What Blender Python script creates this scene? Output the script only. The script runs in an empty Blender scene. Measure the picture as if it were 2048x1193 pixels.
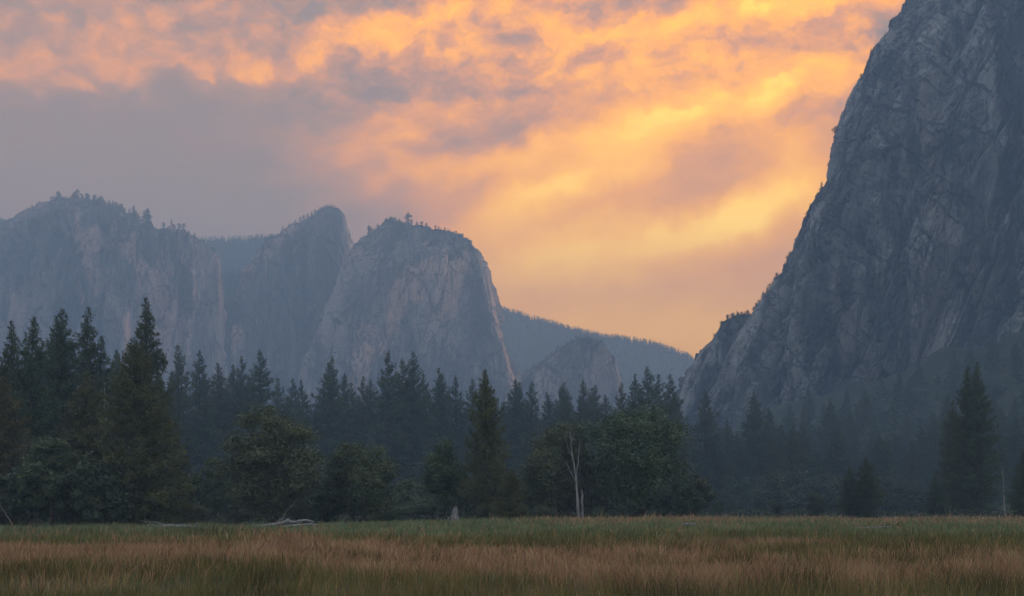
import bpy, math, random
import numpy as np
from math import radians, sin, cos, tan, pi

sc = bpy.context.scene
COL = sc.collection
# ------------------------------------------------------------------ camera
F = 2813.0            # focal length in photograph pixels (2048 wide), level camera
HY = 1022.0           # row of the eye-level horizon
EYE = 1.7
cam = bpy.data.cameras.new('camera')
cam.sensor_width = 36.0
cam.lens = 36.0 * F / 2048.0
cam.shift_y = (HY - 596.5) / 2048.0
cam.clip_start = 0.3
cam.clip_end = 20000
camo = bpy.data.objects.new('camera', cam)
COL.objects.link(camo)
camo.location = (0, 0, EYE)
camo.rotation_euler = (radians(90), 0, 0)
sc.camera = camo

# ------------------------------------------------------------------ node helper
class NT:
    def __init__(self, tree):
        self.t = tree
        tree.nodes.clear()
    def n(self, kind, **kw):
        nd = self.t.nodes.new(kind)
        for k, v in kw.items():
            setattr(nd, k, v)
        return nd
    def put(self, sock, v):
        if isinstance(v, bpy.types.NodeSocket):
            self.t.links.new(v, sock)
        elif v is not None:
            if isinstance(v, tuple) and len(v) == 3 and sock.type == 'RGBA':
                v = (*v, 1)
            sock.default_value = v
    def m(self, op, a, b=None, c=None, clamp=False):
        nd = self.n('ShaderNodeMath', operation=op, use_clamp=clamp)
        for i, v in enumerate((a, b, c)):
            if v is not None:
                self.put(nd.inputs[i], v)
        return nd.outputs[0]
    def add(self, a, b): return self.m('ADD', a, b)
    def sub(self, a, b): return self.m('SUBTRACT', a, b)
    def mul(self, a, b): return self.m('MULTIPLY', a, b)
    def sst(self, x, lo, hi):
        nd = self.n('ShaderNodeMapRange', interpolation_type='SMOOTHSTEP')
        self.put(nd.inputs['Value'], x)
        nd.inputs['From Min'].default_value = lo
        nd.inputs['From Max'].default_value = hi
        return nd.outputs[0]
    def mix(self, f, a, b, blend='MIX'):
        nd = self.n('ShaderNodeMix', data_type='RGBA', blend_type=blend)
        self.put(nd.inputs[0], f); self.put(nd.inputs[6], a); self.put(nd.inputs[7], b)
        return nd.outputs[2]
    def xyz(self, x, y, z):
        nd = self.n('ShaderNodeCombineXYZ')
        for i, v in enumerate((x, y, z)): self.put(nd.inputs[i], v)
        return nd.outputs[0]
    def noise(self, vec, scale, detail=4, rough=.5, dist=0.0, kind='FBM'):
        nd = self.n('ShaderNodeTexNoise', noise_dimensions='3D')
        nd.noise_type = kind
        self.put(nd.inputs['Vector'], vec)
        nd.inputs['Scale'].default_value = scale
        nd.inputs['Detail'].default_value = detail
        nd.inputs['Roughness'].default_value = rough
        nd.inputs['Distortion'].default_value = dist
        return nd.outputs[0]
    def mapping(self, vec, scale=(1, 1, 1), rot=(0, 0, 0), loc=(0, 0, 0)):
        nd = self.n('ShaderNodeMapping')
        self.put(nd.inputs[0], vec)
        nd.inputs[1].default_value = loc
        nd.inputs[2].default_value = rot
        nd.inputs[3].default_value = scale
        return nd.outputs[0]
    def ramp(self, f, stops, interp='LINEAR'):
        nd = self.n('ShaderNodeValToRGB')
        self.put(nd.inputs[0], f)
        cr = nd.color_ramp
        cr.interpolation = interp
        while len(cr.elements) < len(stops): cr.elements.new(0.5)
        for e, (p, c) in zip(cr.elements, stops):
            e.position = p
            e.color = (*c, 1)
        return nd.outputs[0]

# ------------------------------------------------------------------ sky, sun, exposure
SUN_EL, SUN_AZ = radians(11), radians(62)          # azimuth measured from +Y towards +X
SKY_STRENGTH = 0.15
world = bpy.data.worlds.new('World')
sc.world = world
world.use_nodes = True
w = NT(world.node_tree)
tc = w.n('ShaderNodeTexCoord').outputs['Generated']
sep = w.n('ShaderNodeSeparateXYZ'); w.put(sep.inputs[0], tc)
dx, dy, dz = sep.outputs
az = w.m('ARCTAN2', dx, dy)
el = w.m('ARCSINE', dz)
# sky coordinates: tenths of a degree-like units (1 unit = 100 photograph pixels, about 2 degrees), origin in the sunset
S = w.add(w.mul(az, F / 100 * 1.02), 10.24)
T = w.sub(HY / 100, w.mul(el, F / 100 * 1.03))
st0 = w.xyz(S, T, 0.0)
wn = w.n('ShaderNodeTexNoise'); w.put(wn.inputs['Vector'], st0)
wn.inputs['Scale'].default_value = .55; wn.inputs['Detail'].default_value = 4; wn.inputs['Roughness'].default_value = .62
wsep = w.n('ShaderNodeSeparateXYZ'); w.put(wsep.inputs[0], wn.outputs['Color'])
Sw = w.add(S, w.mul(w.sub(wsep.outputs[0], .5), 2.2))
Tw = w.add(T, w.mul(w.sub(wsep.outputs[1], .5), 1.5))
stw = w.xyz(Sw, Tw, 0.0)
def blob(cx, cy, rx, ry, slope, amp):
    """soft bright patch: centre, half-lengths, tilt, strength"""
    nd = w.n('ShaderNodeMapping', vector_type='TEXTURE')
    w.put(nd.inputs[0], stw)
    nd.inputs[1].default_value = (cx, cy, 0)
    nd.inputs[2].default_value = (0, 0, math.atan(slope))
    nd.inputs[3].default_value = (rx * 2.1, ry * 2.1, 1)
    g = w.n('ShaderNodeTexGradient', gradient_type='SPHERICAL')
    w.put(g.inputs[0], nd.outputs[0])
    mr = w.n('ShaderNodeMapRange', interpolation_type='SMOOTHSTEP')
    w.put(mr.inputs['Value'], g.outputs['Fac'])
    mr.inputs['To Max'].default_value = amp
    return mr.outputs[0]
BLOBS = [(2.2, .9, 4.2, 1.0, -.12, .34), (6.6, 1.0, 2.0, .36, -.38, .40), (8.9, .35, 1.9, .28, -.22, .42),
         (4.4, 1.6, 1.5, .30, -.05, .36), (1.0, 1.75, 2.2, .4, -.15, .28), (7.1, 2.65, 1.5, .55, -.12, .40), (7.6, 3.5, 1.3, .5, .1, .25),
         (9.6, 1.25, 1.6, .36, .1, .24), (12.9, 2.55, 3.8, .30, -.22, .70), (11.7, 3.55, 1.8, .34, -.42, .70),
         (15.6, 2.05, .9, .42, -.6, .34), (15.7, .30, 2.8, .28, -.09, .80), (11.6, .75, 1.8, .30, .12, .26),
         (15.2, 4.15, 1.4, .36, -.32, .64), (12.3, 4.9, 2.9, .45, -.16, .48), (14.2, 3.2, 4.4, 3.8, 0, .52), (10.4, 4.7, 1.4, 1.2, 0, .26),
         (13.0, 6.0, 4.8, 1.6, .05, .44), (16.5, 3.3, 1.4, .8, -.4, .22), (13.3, 1.6, 2.4, .34, -.12, .26)]
L = None
for b in BLOBS:
    g = blob(*b)
    L = g if L is None else w.add(L, g)
# billows and streaks
stp = w.mapping(st0, scale=(1.0, 1.9, 1), rot=(0, 0, radians(10)))
n1 = w.noise(stp, .8, 6, .6, 0)
n2 = w.noise(w.mapping(st0, scale=(1.0, 2.6, 1), rot=(0, 0, radians(14)), loc=(7, 3, 2)), .42, 3, .55, 0)
vo = w.n('ShaderNodeTexVoronoi', feature='SMOOTH_F1', voronoi_dimensions='2D')
w.put(vo.inputs['Vector'], w.xyz(w.mul(Sw, .95), w.mul(Tw, 1.45), 0.0))
vo.inputs['Scale'].default_value = 1.5; vo.inputs['Smoothness'].default_value = .6
puff = w.sub(.5, vo.outputs['Distance'])
upper = w.sst(T, 4.4, 1.0)                          # billowy base overhead, smooth veil low down
amp = w.add(.32, w.mul(upper, .68))
det = w.add(w.mul(w.sub(n1, .5), 1.1), w.add(w.mul(w.sub(n2, .5), .85), w.mul(w.mul(puff, .42), upper)))
n3 = w.noise(w.mapping(w.xyz(Sw, Tw, 0.0), scale=(1.0, 1.7, 1), rot=(0, 0, radians(12)), loc=(3, 8, 5)), 2.0, 4, .6, 0)
det = w.add(det, w.mul(w.sub(n3, .5), w.add(.34, w.mul(upper, .72))))
L = w.add(L, w.mul(det, amp))
# the sheet's scalloped lower edge and the smooth grey veil under it
edge = w.sub(w.sub(2.35, w.mul(S, .165)), T)         # >0 above the edge
ed = w.add(edge, w.mul(puff, .95))
veil = w.sst(w.add(ed, w.mul(w.sub(n1, .5), .8)), -.22, .26)
left = w.sst(S, 7.4, 4.4)
dim = w.sub(1.0, w.mul(w.mul(left, w.sub(1.0, veil)), .62))
L = w.mul(w.mul(L, dim), w.add(.60, w.mul(w.sst(S, 3.0, 8.5), .40)))
lowv = w.sst(T, 5.4, 6.8)
L = w.add(w.mul(L, w.sub(1.0, w.mul(lowv, .25))), w.mul(lowv, w.mul(w.sst(S, 5.0, 10.5), .58)))
L = w.m('MAXIMUM', L, 0.0)
lit = w.ramp(w.m('DIVIDE', L, 1.5), [(0.0, (.235, .158, .125)), (.16, (.40, .195, .118)), (.32, (.64, .25, .09)), (.52, (.95, .36, .035)), (.78, (1.16, .51, .02)), (1.0, (1.32, .74, .05))])
# the rest of the vault: thin blue-grey cloud over a clear dusk sky
sky = w.n('ShaderNodeTexSky', sky_type='NISHITA')
sky.sun_disc = False
sky.sun_elevation = SUN_EL
sky.sun_rotation = SUN_AZ
sky.altitude = 1200; sky.air_density = 1.3; sky.dust_density = 1.2; sky.ozone_density = 4.0
dusk = w.mix(1.0, sky.outputs[0], (SKY_STRENGTH,) * 3, 'MULTIPLY')
q = w.m('MAXIMUM', w.add(dz, .22), .05)
pl = w.xyz(w.m('DIVIDE', dx, q), w.m('DIVIDE', dy, q), 0.0)
cov = w.sst(w.noise(pl, 1.6, 3, .55, 0), .28, .56)
greycl = w.mix(cov, dusk, (.52, .53, .56))
away = w.m('SQRT', w.add(w.m('POWER', w.mul(w.sub(az, .09), .95), 2.0), w.m('POWER', w.mul(w.sub(el, .22), 1.15), 2.0)))
sect = w.sst(away, .95, .42)
above = w.mix(sect, greycl, lit)
below = w.sst(dz, .0, -.03)
final = w.mix(below, above, (.10, .10, .11))
bg = w.n('ShaderNodeBackground')
world.cycles.sampling_method = 'NONE'
w.put(bg.inputs['Color'], final); bg.inputs['Strength'].default_value = 1.0
w.put(w.n('ShaderNodeOutputWorld').inputs['Surface'], bg.outputs[0])

sun = bpy.data.lights.new('sun', 'SUN')
sun.energy = 2.3
sun.angle = radians(12)
sun.color = (1.0, .62, .36)
suno = bpy.data.objects.new('sun', sun)
COL.objects.link(suno)
suno.rotation_euler = (radians(90) - SUN_EL, 0, pi - SUN_AZ)
suno.location = (400, 700, 500)

vs = sc.view_settings
vs.view_transform = 'Standard'; vs.look = 'None'; vs.exposure = 1.08; vs.gamma = 1.0
vs.use_curve_mapping = False
cy = sc.cycles
cy.max_bounces = 5; cy.diffuse_bounces = 2; cy.glossy_bounces = 1; cy.transmission_bounces = 1
cy.volume_bounces = 1; cy.transparent_max_bounces = 4
cy.use_denoising = True
cy.use_adaptive_sampling = True
cy.adaptive_threshold = .02
cy.sample_clamp_indirect = 4.0
sc.render.use_persistent_data = False

# ------------------------------------------------------------------ numpy noise
_r = np.random.RandomState(11)
PERM = np.tile(_r.permutation(512), 4).astype(np.int32)
GR = _r.normal(size=(512, 3)); GR /= np.linalg.norm(GR, axis=1)[:, None]
def pnoise(p):
    pi_ = np.floor(p).astype(np.int64)
    f = p - pi_
    pi_ = (pi_ & 511).astype(np.int32)
    u = f * f * f * (f * (f * 6 - 15) + 10)
    out = 0
    for a in (0, 1):
        wx = u[:, 0] if a else 1 - u[:, 0]
        ha = PERM[(pi_[:, 0] + a) & 511]
        for b in (0, 1):
            wy = u[:, 1] if b else 1 - u[:, 1]
            hb = PERM[ha + ((pi_[:, 1] + b) & 511)]
            for c in (0, 1):
                wz = u[:, 2] if c else 1 - u[:, 2]
                g = GR[PERM[hb + ((pi_[:, 2] + c) & 511)]]
                d = g[:, 0] * (f[:, 0] - a) + g[:, 1] * (f[:, 1] - b) + g[:, 2] * (f[:, 2] - c)
                out = out + d * wx * wy * wz
    return out * 1.6
def fbm(p, octv=4, gain=.5, ridged=False):
    s = 0; a = 1.0; tot = 0
    for i in range(octv):
        n = pnoise(p * (2.03 ** i) + i * 17.3)
        if ridged: n = 1 - 2 * np.abs(n)
        s = s + n * a; tot += a; a *= gain
    return s / tot
def worley(p, seed=0):
    pi_ = np.floor(p).astype(np.int64)
    best = np.full(len(p), 9.0); sec = np.full(len(p), 9.0); bid = np.zeros(len(p), np.int32)
    bd = np.zeros_like(p)
    for a in (-1, 0, 1):
        for b in (-1, 0, 1):
            for c in (-1, 0, 1):
                k = pi_ + (a, b, c)
                h = PERM[PERM[PERM[(k[:, 0] + seed) & 511] + (k[:, 1] & 511)] + (k[:, 2] & 511)]
                j = GR[h] * .5 + .5
                d = k + j - p
                dd = (d * d).sum(1)
                m = dd < best
                sec = np.where(m, best, np.minimum(sec, dd))
                best = np.where(m, dd, best); bid = np.where(m, h, bid)
                bd[m] = d[m]
    return np.sqrt(best), np.sqrt(sec), bid, bd
def sstep(x, a, b):
    t = np.clip((x - a) / (b - a), 0, 1)
    return t * t * (3 - 2 * t)

# ------------------------------------------------------------------ mesh helpers
def mk_mesh(name, V, Fc, mat=None, smooth=False, attrs=None):
    V = np.asarray(V, np.float32); Fc = np.asarray(Fc, np.int32)
    k = Fc.shape[1]
    me = bpy.data.meshes.new(name)
    me.vertices.add(len(V)); me.vertices.foreach_set('co', V.ravel())
    me.loops.add(Fc.size); me.loops.foreach_set('vertex_index', Fc.ravel())
    me.polygons.add(len(Fc))
    me.polygons.foreach_set('loop_start', np.arange(0, Fc.size, k, dtype=np.int32))
    me.polygons.foreach_set('use_smooth', np.full(len(Fc), smooth))
    for an, av in (attrs or {}).items():
        if np.ndim(av) == 2:
            at = me.attributes.new(an, 'FLOAT_COLOR', 'POINT')
            at.data.foreach_set('color', np.c_[av, np.ones(len(av))].astype(np.float32).ravel())
        else:
            at = me.attributes.new(an, 'FLOAT', 'POINT')
            at.data.foreach_set('value', np.asarray(av, np.float32))
    me.update(calc_edges=True)
    if mat: me.materials.append(mat)
    return me
def link(name, me, parent=None, loc=None):
    o = bpy.data.objects.new(name, me)
    COL.objects.link(o)
    if parent: o.parent = parent
    if loc is not None: o.location = loc
    return o
def tag(o, label=None, cat=None, group=None, kind=None):
    for k, v in (('label', label), ('category', cat), ('group', group), ('kind', kind)):
        if v: o[k] = v
    return o
def grid_faces(nr, nc, wrap=False):
    r, c = np.meshgrid(np.arange(nr - 1), np.arange(nc if wrap else nc - 1), indexing='ij')
    c2 = (c + 1) % nc
    return np.stack([r * nc + c, r * nc + c2, (r + 1) * nc + c2, (r + 1) * nc + c], -1).reshape(-1, 4)
def tube(path, rad, sides=6):
    """closed tapered tube along a polyline -> verts, quads"""
    path = np.asarray(path, float); rad = np.asarray(rad, float)
    tg = np.gradient(path, axis=0)
    tg /= np.linalg.norm(tg, axis=1)[:, None] + 1e-9
    ref = np.where(np.abs(tg[:, 2:3]) < .9, np.array([[0, 0, 1.]]), np.array([[1., 0, 0]]))
    a = np.cross(tg, ref); a /= np.linalg.norm(a, axis=1)[:, None] + 1e-9
    b = np.cross(tg, a)
    th = np.arange(sides) * 2 * pi / sides
    V = path[:, None] + rad[:, None, None] * (a[:, None] * np.cos(th)[None, :, None] + b[:, None] * np.sin(th)[None, :, None])
    n = len(path)
    V = np.concatenate([V.reshape(-1, 3), path[:1], path[-1:]])
    Q = grid_faces(n, sides, True)
    i = np.arange(sides); j = (i + 1) % sides
    c0, c1 = n * sides, n * sides + 1
    caps = np.concatenate([np.stack([j, i, np.full(sides, c0), np.full(sides, c0)], 1),
                           np.stack([(n - 1) * sides + i, (n - 1) * sides + j, np.full(sides, c1), np.full(sides, c1)], 1)])
    T3 = np.concatenate([Q[:, [0, 1, 2]], Q[:, [0, 2, 3]], caps[:, :3]])
    return V, T3
class MB:
    def __init__(self): self.v = []; self.f = []; self.n = 0; self.a = []
    def add(self, V, Fc, a=0.5):
        self.v.append(V); self.f.append(Fc + self.n); self.n += len(V)
        self.a.append(np.full(len(V), a) if np.isscalar(a) else a)
    def mesh(self, name, mat, smooth=False):
        return mk_mesh(name, np.concatenate(self.v), np.concatenate(self.f), mat, smooth, {'tint': np.concatenate(self.a)})

def PX(px, py, D):
    return np.array([(px - 1024) / F * D, D, EYE + (HY - py) / F * D])

# ------------------------------------------------------------------ materials
def principled(name, rough=.85, spec=.2):
    m = bpy.data.materials.new(name); m.use_nodes = True
    n = NT(m.node_tree)
    b = n.n('ShaderNodeBsdfPrincipled')
    b.inputs['Roughness'].default_value = rough
    b.inputs['Specular IOR Level'].default_value = spec
    n.put(n.n('ShaderNodeOutputMaterial').inputs[0], b.outputs[0])
    return m, n, b
def leaf_mat(name, dark, light, odd, spec=.15):
    m, n, b = principled(name, .7, spec)
    a = n.n('ShaderNodeAttribute', attribute_name='tint').outputs['Fac']
    oi = n.n('ShaderNodeObjectInfo').outputs['Random']
    c = n.mix(a, dark, light)
    c = n.mix(n.mul(n.m('POWER', oi, 2.0), .55), c, odd)
    n.put(b.inputs['Base Color'], c)
    return m
def rock_mat(name, base, pale, stain, veg, scale, veg_lo, veg_hi, warm, bump=1.0, lean=0.0):
    """granite: pale slabs, dark water streaks, warm iron-stained scars, brush on the ledges"""
    m, n, b = principled(name, .9, .12)
    g = n.n('ShaderNodeNewGeometry')
    pos = g.outputs['Position']
    st = n.mapping(pos, scale=(scale, scale, scale * .16), rot=(0, lean, 0))
    fine = n.mapping(pos, scale=(scale * 3.5, scale * 3.5, scale * .7), rot=(0, lean, 0))
    iso = n.mapping(pos, scale=(scale,) * 3)
    n_st = n.noise(st, .8, 5, .55, .25)
    n_fi = n.noise(fine, .6, 5, .6, .2)
    n_is = n.noise(n.mapping(pos, scale=(scale * .5, scale * .5, scale * .17), rot=(0, lean, 0), loc=(4, 7, 1)), 1.0, 5, .6, .2)
    c = n.mix(n.sst(n_is, .42, .60), base, pale)
    c = n.mix(n.mul(n.sst(n_st, .50, .58), .9), c, stain)
    c = n.mix(n.mul(n.sst(n_fi, .55, .66), .5), c, pale)
    n_w = n.noise(n.mapping(pos, scale=(scale * .6, scale * .6, scale * .12), loc=(31, 5, 9), rot=(0, lean, 0)), 1.0, 5, .55, .3)
    c = n.mix(n.mul(n.sst(n_w, .54, .62), .85), c, warm)
    cr = n.noise(n.mapping(pos, scale=(scale * 1.1, scale * 1.1, scale * .2), rot=(0, lean + .12, 0)), 1.0, 5, .55, .3)
    c = n.mix(n.mul(n.sst(n.m('ABSOLUTE', n.sub(cr, .5)), .022, .0), .8), c, stain)
    cr = n.noise(n.mapping(pos, scale=(scale * .8, scale * .8, scale * .9), rot=(.5, lean - .6, 0)), 1.0, 4, .55, .3)
    c = n.mix(n.mul(n.sst(n.m('ABSOLUTE', n.sub(cr, .5)), .014, .0), .7), c, stain)
    nz = n.n('ShaderNodeSeparateXYZ'); n.put(nz.inputs[0], g.outputs['Normal'])
    vg = n.add(nz.outputs[2], n.mul(n.sub(n.noise(iso, 2.2, 5, .65), .5), 1.1))
    vg = n.add(vg, n.mul(n.sub(n.noise(iso, .3, 3, .5), .5), .9))
    c = n.mix(n.sst(vg, veg_lo, veg_hi), c, veg)
    n.put(b.inputs['Base Color'], c)
    bp = n.n('ShaderNodeBump'); bp.inputs['Strength'].default_value = .7; bp.inputs['Distance'].default_value = bump
    hgt = n.add(n_fi, n.mul(n.noise(iso, 5.0, 5, .65), .35))
    n.put(bp.inputs['Height'], hgt)
    n.put(b.inputs['Normal'], bp.outputs[0])
    return m

M = {}
M['needles'] = leaf_mat('pine_needles', (.030, .046, .026), (.085, .112, .052), (.085, .080, .036))
M['cedar'] = leaf_mat('cedar_sprays', (.045, .054, .023), (.135, .138, .056), (.140, .090, .050))
M['leaves'] = leaf_mat('oak_leaves', (.036, .056, .030), (.110, .140, .066), (.115, .100, .050))
M['willow'] = leaf_mat('willow_leaves', (.060, .078, .042), (.110, .130, .070), (.110, .098, .060))
M['apron'] = leaf_mat('apron_foliage', (.022, .034, .020), (.085, .105, .05), (.07, .07, .04))
M['bushleaf'] = leaf_mat('thicket_leaves', (.028, .044, .026), (.078, .100, .052), (.075, .070, .040))
M['farleaf'] = leaf_mat('far_foliage', (.026, .036, .022), (.060, .074, .038), (.065, .062, .036))
def wood_mat(name, c1, c2, sc_=6):
    m, n, b = principled(name, .85, .15)
    p = n.n('ShaderNodeTexCoord').outputs['Object']
    k = n.noise(n.mapping(p, scale=(sc_, sc_, sc_ * .15)), 1.0, 5, .6, .4)
    n.put(b.inputs['Base Color'], n.mix(n.sst(k, .3, .7), c1, c2))
    return m
M['bark'] = wood_mat('bark', (.035, .026, .020), (.085, .062, .048))
M['dead'] = wood_mat('bleached_wood', (.10, .097, .094), (.27, .26, .25), 9)
M['stump'] = wood_mat('weathered_stump_wood', (.08, .077, .074), (.25, .24, .23), 4)
M['snag'] = wood_mat('grey_snag_wood', (.10, .094, .088), (.24, .225, .21), 5)

# ------------------------------------------------------------------ ground
def talus_h(x, y):
    """brush-covered apron that climbs to the foot of the big wall"""
    px = 1024 + F * x / np.maximum(y, 60.)
    top = np.interp(px, [1180, 1300, 1430, 1560, 1700, 1850, 1960, 2048, 2300], [0, 18, 42, 58, 74, 88, 104, 118, 140])
    y0 = np.interp(px, [1180, 1500, 2048], [760, 600, 430])
    t = np.clip((y - y0) / (940 - y0), 0, 1.6)
    q = np.stack([x, y, np.zeros_like(x)], -1).reshape(-1, 3)
    top = top * (1 + .30 * fbm(q / 70 + 40, 3).reshape(np.shape(x)))
    return top * t * (.35 + .65 * np.minimum(t, 1))
def ground_h(x, y):
    x = np.asarray(x, float); y = np.asarray(y, float)
    p = np.stack([x, y, np.zeros_like(x)], -1).reshape(-1, 3)
    s = x / np.maximum(np.abs(y), 30)
    berm = sstep(s, -.06, .05) * .34 - sstep(-s, .02, .2) * .46
    z = berm * sstep(y, 60, 150)
    z = z + (pnoise(p * .011 + 3.1) * .30 + pnoise(p * .045) * .24).reshape(x.shape) * sstep(y, 10, 60)
    z = z + talus_h(x, y) + (pnoise(p * .03 + 9) * 3.0).reshape(x.shape) * sstep(talus_h(x, y), 1, 15)
    z = z + sstep(y, 900, 1700) * 20
    return z
xs = np.concatenate([np.linspace(-3200, -420, 45), np.linspace(-400, 520, 330), np.linspace(540, 3200, 45)])
ys = np.concatenate([np.linspace(-400, 0, 12), np.linspace(6, 260, 150), np.linspace(266, 1000, 130), np.linspace(1030, 3600, 60)])
gx, gy = np.meshgrid(xs, ys)
gz = ground_h(gx, gy)
mg, n, b = principled('meadow_soil', .95, .1)
pos = n.n('ShaderNodeNewGeometry').outputs['Position']
k1 = n.noise(pos, .06, 5, .6); k2 = n.noise(pos, 1.2, 5, .6)
c = n.mix(n.sst(k1, .4, .6), (.055, .062, .024), (.085, .058, .032))
c = n.mix(n.mul(k2, .5), c, (.035, .032, .018))
pz = n.n('ShaderNodeSeparateXYZ'); n.put(pz.inputs[0], pos)
c = n.mix(n.sst(pz.outputs[2], 2.0, 8.0), c, n.mix(n.sst(n.noise(pos, .11, 4, .6), .5, .7), (.026, .034, .020), (.06, .055, .04)))
n.put(b.inputs['Base Color'], c)
tag(link('ground', mk_mesh('ground', np.stack([gx, gy, gz], -1).reshape(-1, 3), grid_faces(len(ys), len(xs)), mg, True)), kind='structure',
    label='flat meadow floor running back under the trees to the cliffs')
def gzs(x, y): return float(ground_h(np.array([x]), np.array([y]))[0])

# ------------------------------------------------------------------ rock walls
def grid_normals(P):
    du = np.gradient(P, axis=1); dv = np.gradient(P, axis=0)
    nrm = np.cross(du, dv)
    return nrm / (np.linalg.norm(nrm, axis=2)[..., None] + 1e-9)
def rock_detail(P, size, lean, seed, blocky=1.0, flute=1.0, low=1.0):
    """displacement in metres; lean tilts the joint planes; size is the feature scale"""
    p = P.reshape(-1, 3)
    q = p.copy()
    q[:, 0] = p[:, 0] - lean * p[:, 2]
    q = q + seed * 37.7
    wv = np.stack([fbm(q / (size * 2.2) + 5, 3), fbm(q / (size * 2.2) + 55, 3), fbm(q / (size * 2.2) + 95, 3)], -1)
    d = low * size * .34 * fbm(q * np.array([1, 1, .30]) / (size * 2.6), 4)
    d = d + flute * size * .15 * fbm((q + wv * size * .15) * np.array([1, 1, .13]) / (size * .7), 5, .58, True)
    # stacked exfoliation slabs: overlapping steps along a tilted direction
    s = (p[:, 0] * .55 - p[:, 2] * .42 + p[:, 1] * .3) / (size * .6) + wv[:, 0] * 1.3 + fbm(q / (size * .5) + 70, 3) * .35
    saw = (s - np.floor(s))
    msk = sstep(fbm(q / (size * 1.5) + 20, 3), -.1, .4)
    d = d + size * .15 * msk * (saw ** 2.2)
    f1, f2, bid, bd = worley((q + wv * size * .2) * np.array([1, 1, .26]) / (size * .6), seed)
    til = (GR[bid] * bd).sum(1)
    d = d + blocky * size * (.085 * (GR[bid][:, 0]) + .19 * til - .05 * (1 - sstep(f2 - f1, 0, .10)))
    f1, f2, bid, bd = worley((q + wv * size * .1) * np.array([1, 1, .38]) / (size * .2), seed + 5)
    til = (GR[bid] * bd).sum(1)
    d = d + blocky * size * (.028 * (GR[bid][:, 1]) + .045 * til - .008 * (1 - sstep(f2 - f1, 0, .10)))
    d = d + size * .045 * fbm(q * np.array([1, 1, .6]) / (size * .12), 5, .62)
    return d.reshape(P.shape[:2])

ROCK = {}
FAR = 1.3
def dome(name, left, right, D, bcap, mat, size, lean, seed, nz=300, nf=300, nb=40, expo=2.5, bratio=.8, label='', blocky=1.0, flute=1.0, low=1.0, ybot=1040, power=.8):
    """free-standing rock mass lofted from rings; its two flanks follow (px,py) lists at distance D"""
    if D > 1300: D, bcap, size = D * FAR, bcap * FAR, size * FAR
    peak = min(left + right, key=lambda q: q[1])
    yl = [peak] + left; yr = [peak] + right
    top = EYE + (HY - peak[1]) / F * D
    bot = EYE + (HY - ybot) / F * D - 6
    tt = np.linspace(0, 1, nz)
    zz = top - (top - bot) * tt ** 1.25
    zz[0] = top - .3
    pyz = HY - (zz - EYE) / D * F
    xl = (np.interp(pyz, [q[1] for q in yl], [q[0] for q in yl]) - 1024) / F * D
    xr = (np.interp(pyz, [q[1] for q in yr], [q[0] for q in yr]) - 1024) / F * D
    a = np.maximum((xr - xl) / 2, .6); xc = (xr + xl) / 2
    full = bcap * np.clip((tt * 1.0 + .02), 0, 1) ** power
    b_ = np.minimum(a * bratio + 2, full + 8)
    tf = np.sin(np.linspace(-1, 1, nf) * pi / 2)
    tb = np.sin(np.linspace(1, -1, nb + 2)[1:-1] * pi / 2)
    prof = lambda t: (1 - np.abs(t) ** expo) ** (1 / expo)
    X = np.concatenate([xc[:, None] + a[:, None] * tf[None], xc[:, None] + a[:, None] * tb[None]], 1)
    Y = np.concatenate([D - b_[:, None] * prof(tf)[None], D + b_[:, None] * prof(tb)[None]], 1)
    P = np.stack([X, Y, np.repeat(zz[:, None], X.shape[1], 1)], -1)
    Pe = np.concatenate([P[:, -2:], P, P[:, :2]], 1)
    N = grid_normals(Pe)[:, 2:-2]
    cen = np.stack([xc, np.full(nz, D), zz], -1)[:, None]
    sgn = np.sign(((P - cen) * N).sum(-1)).mean()
    N = N * (1 if sgn >= 0 else -1)
    d = rock_detail(P, size, lean, seed, blocky, flute, low)
    taper = (np.clip(a / (size * .9), .12, 1) * np.clip(.22 + tt * 4, 0, 1))[:, None]
    edge = np.ones(X.shape[1]); edge[:nf] = .34 + .66 * sstep(1 - np.abs(tf), 0, .2)
    P = P + N * (d * taper * edge)[..., None]
    n_ = X.shape[1]
    V = np.concatenate([P.reshape(-1, 3), P[0].mean(0)[None] + (0, 0, .4)])
    Q = grid_faces(nz, n_, True)[:, [3, 2, 1, 0]]
    i = np.arange(n_); cap = np.stack([i, np.full(n_, len(V) - 1), np.full(n_, len(V) - 1), (i + 1) % n_], 1)
    T3 = np.concatenate([Q[:, :3], Q[:, [0, 2, 3]], cap[:, [0, 3, 1]]])
    me = mk_mesh(name, V, T3, mat, False)
    o = tag(link(name, me), kind='structure', label=label)
    ROCK[name if name not in ROCK else o.name] = (V[:nz * n_].reshape(nz, n_, 3)[:, :nf], D)
    return o

granite_far = rock_mat('far_granite', (.105, .095, .092), (.30, .235, .20), (.038, .039, .040), (.024, .032, .022), .017, .50, .72, (.50, .31, .23), 4.0)
forest_mat = rock_mat('forested_slope', (.045, .055, .035), (.07, .075, .05), (.03, .04, .028), (.026, .036, .022), .03, -.3, .2, (.08, .075, .055), 3.0)

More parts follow.
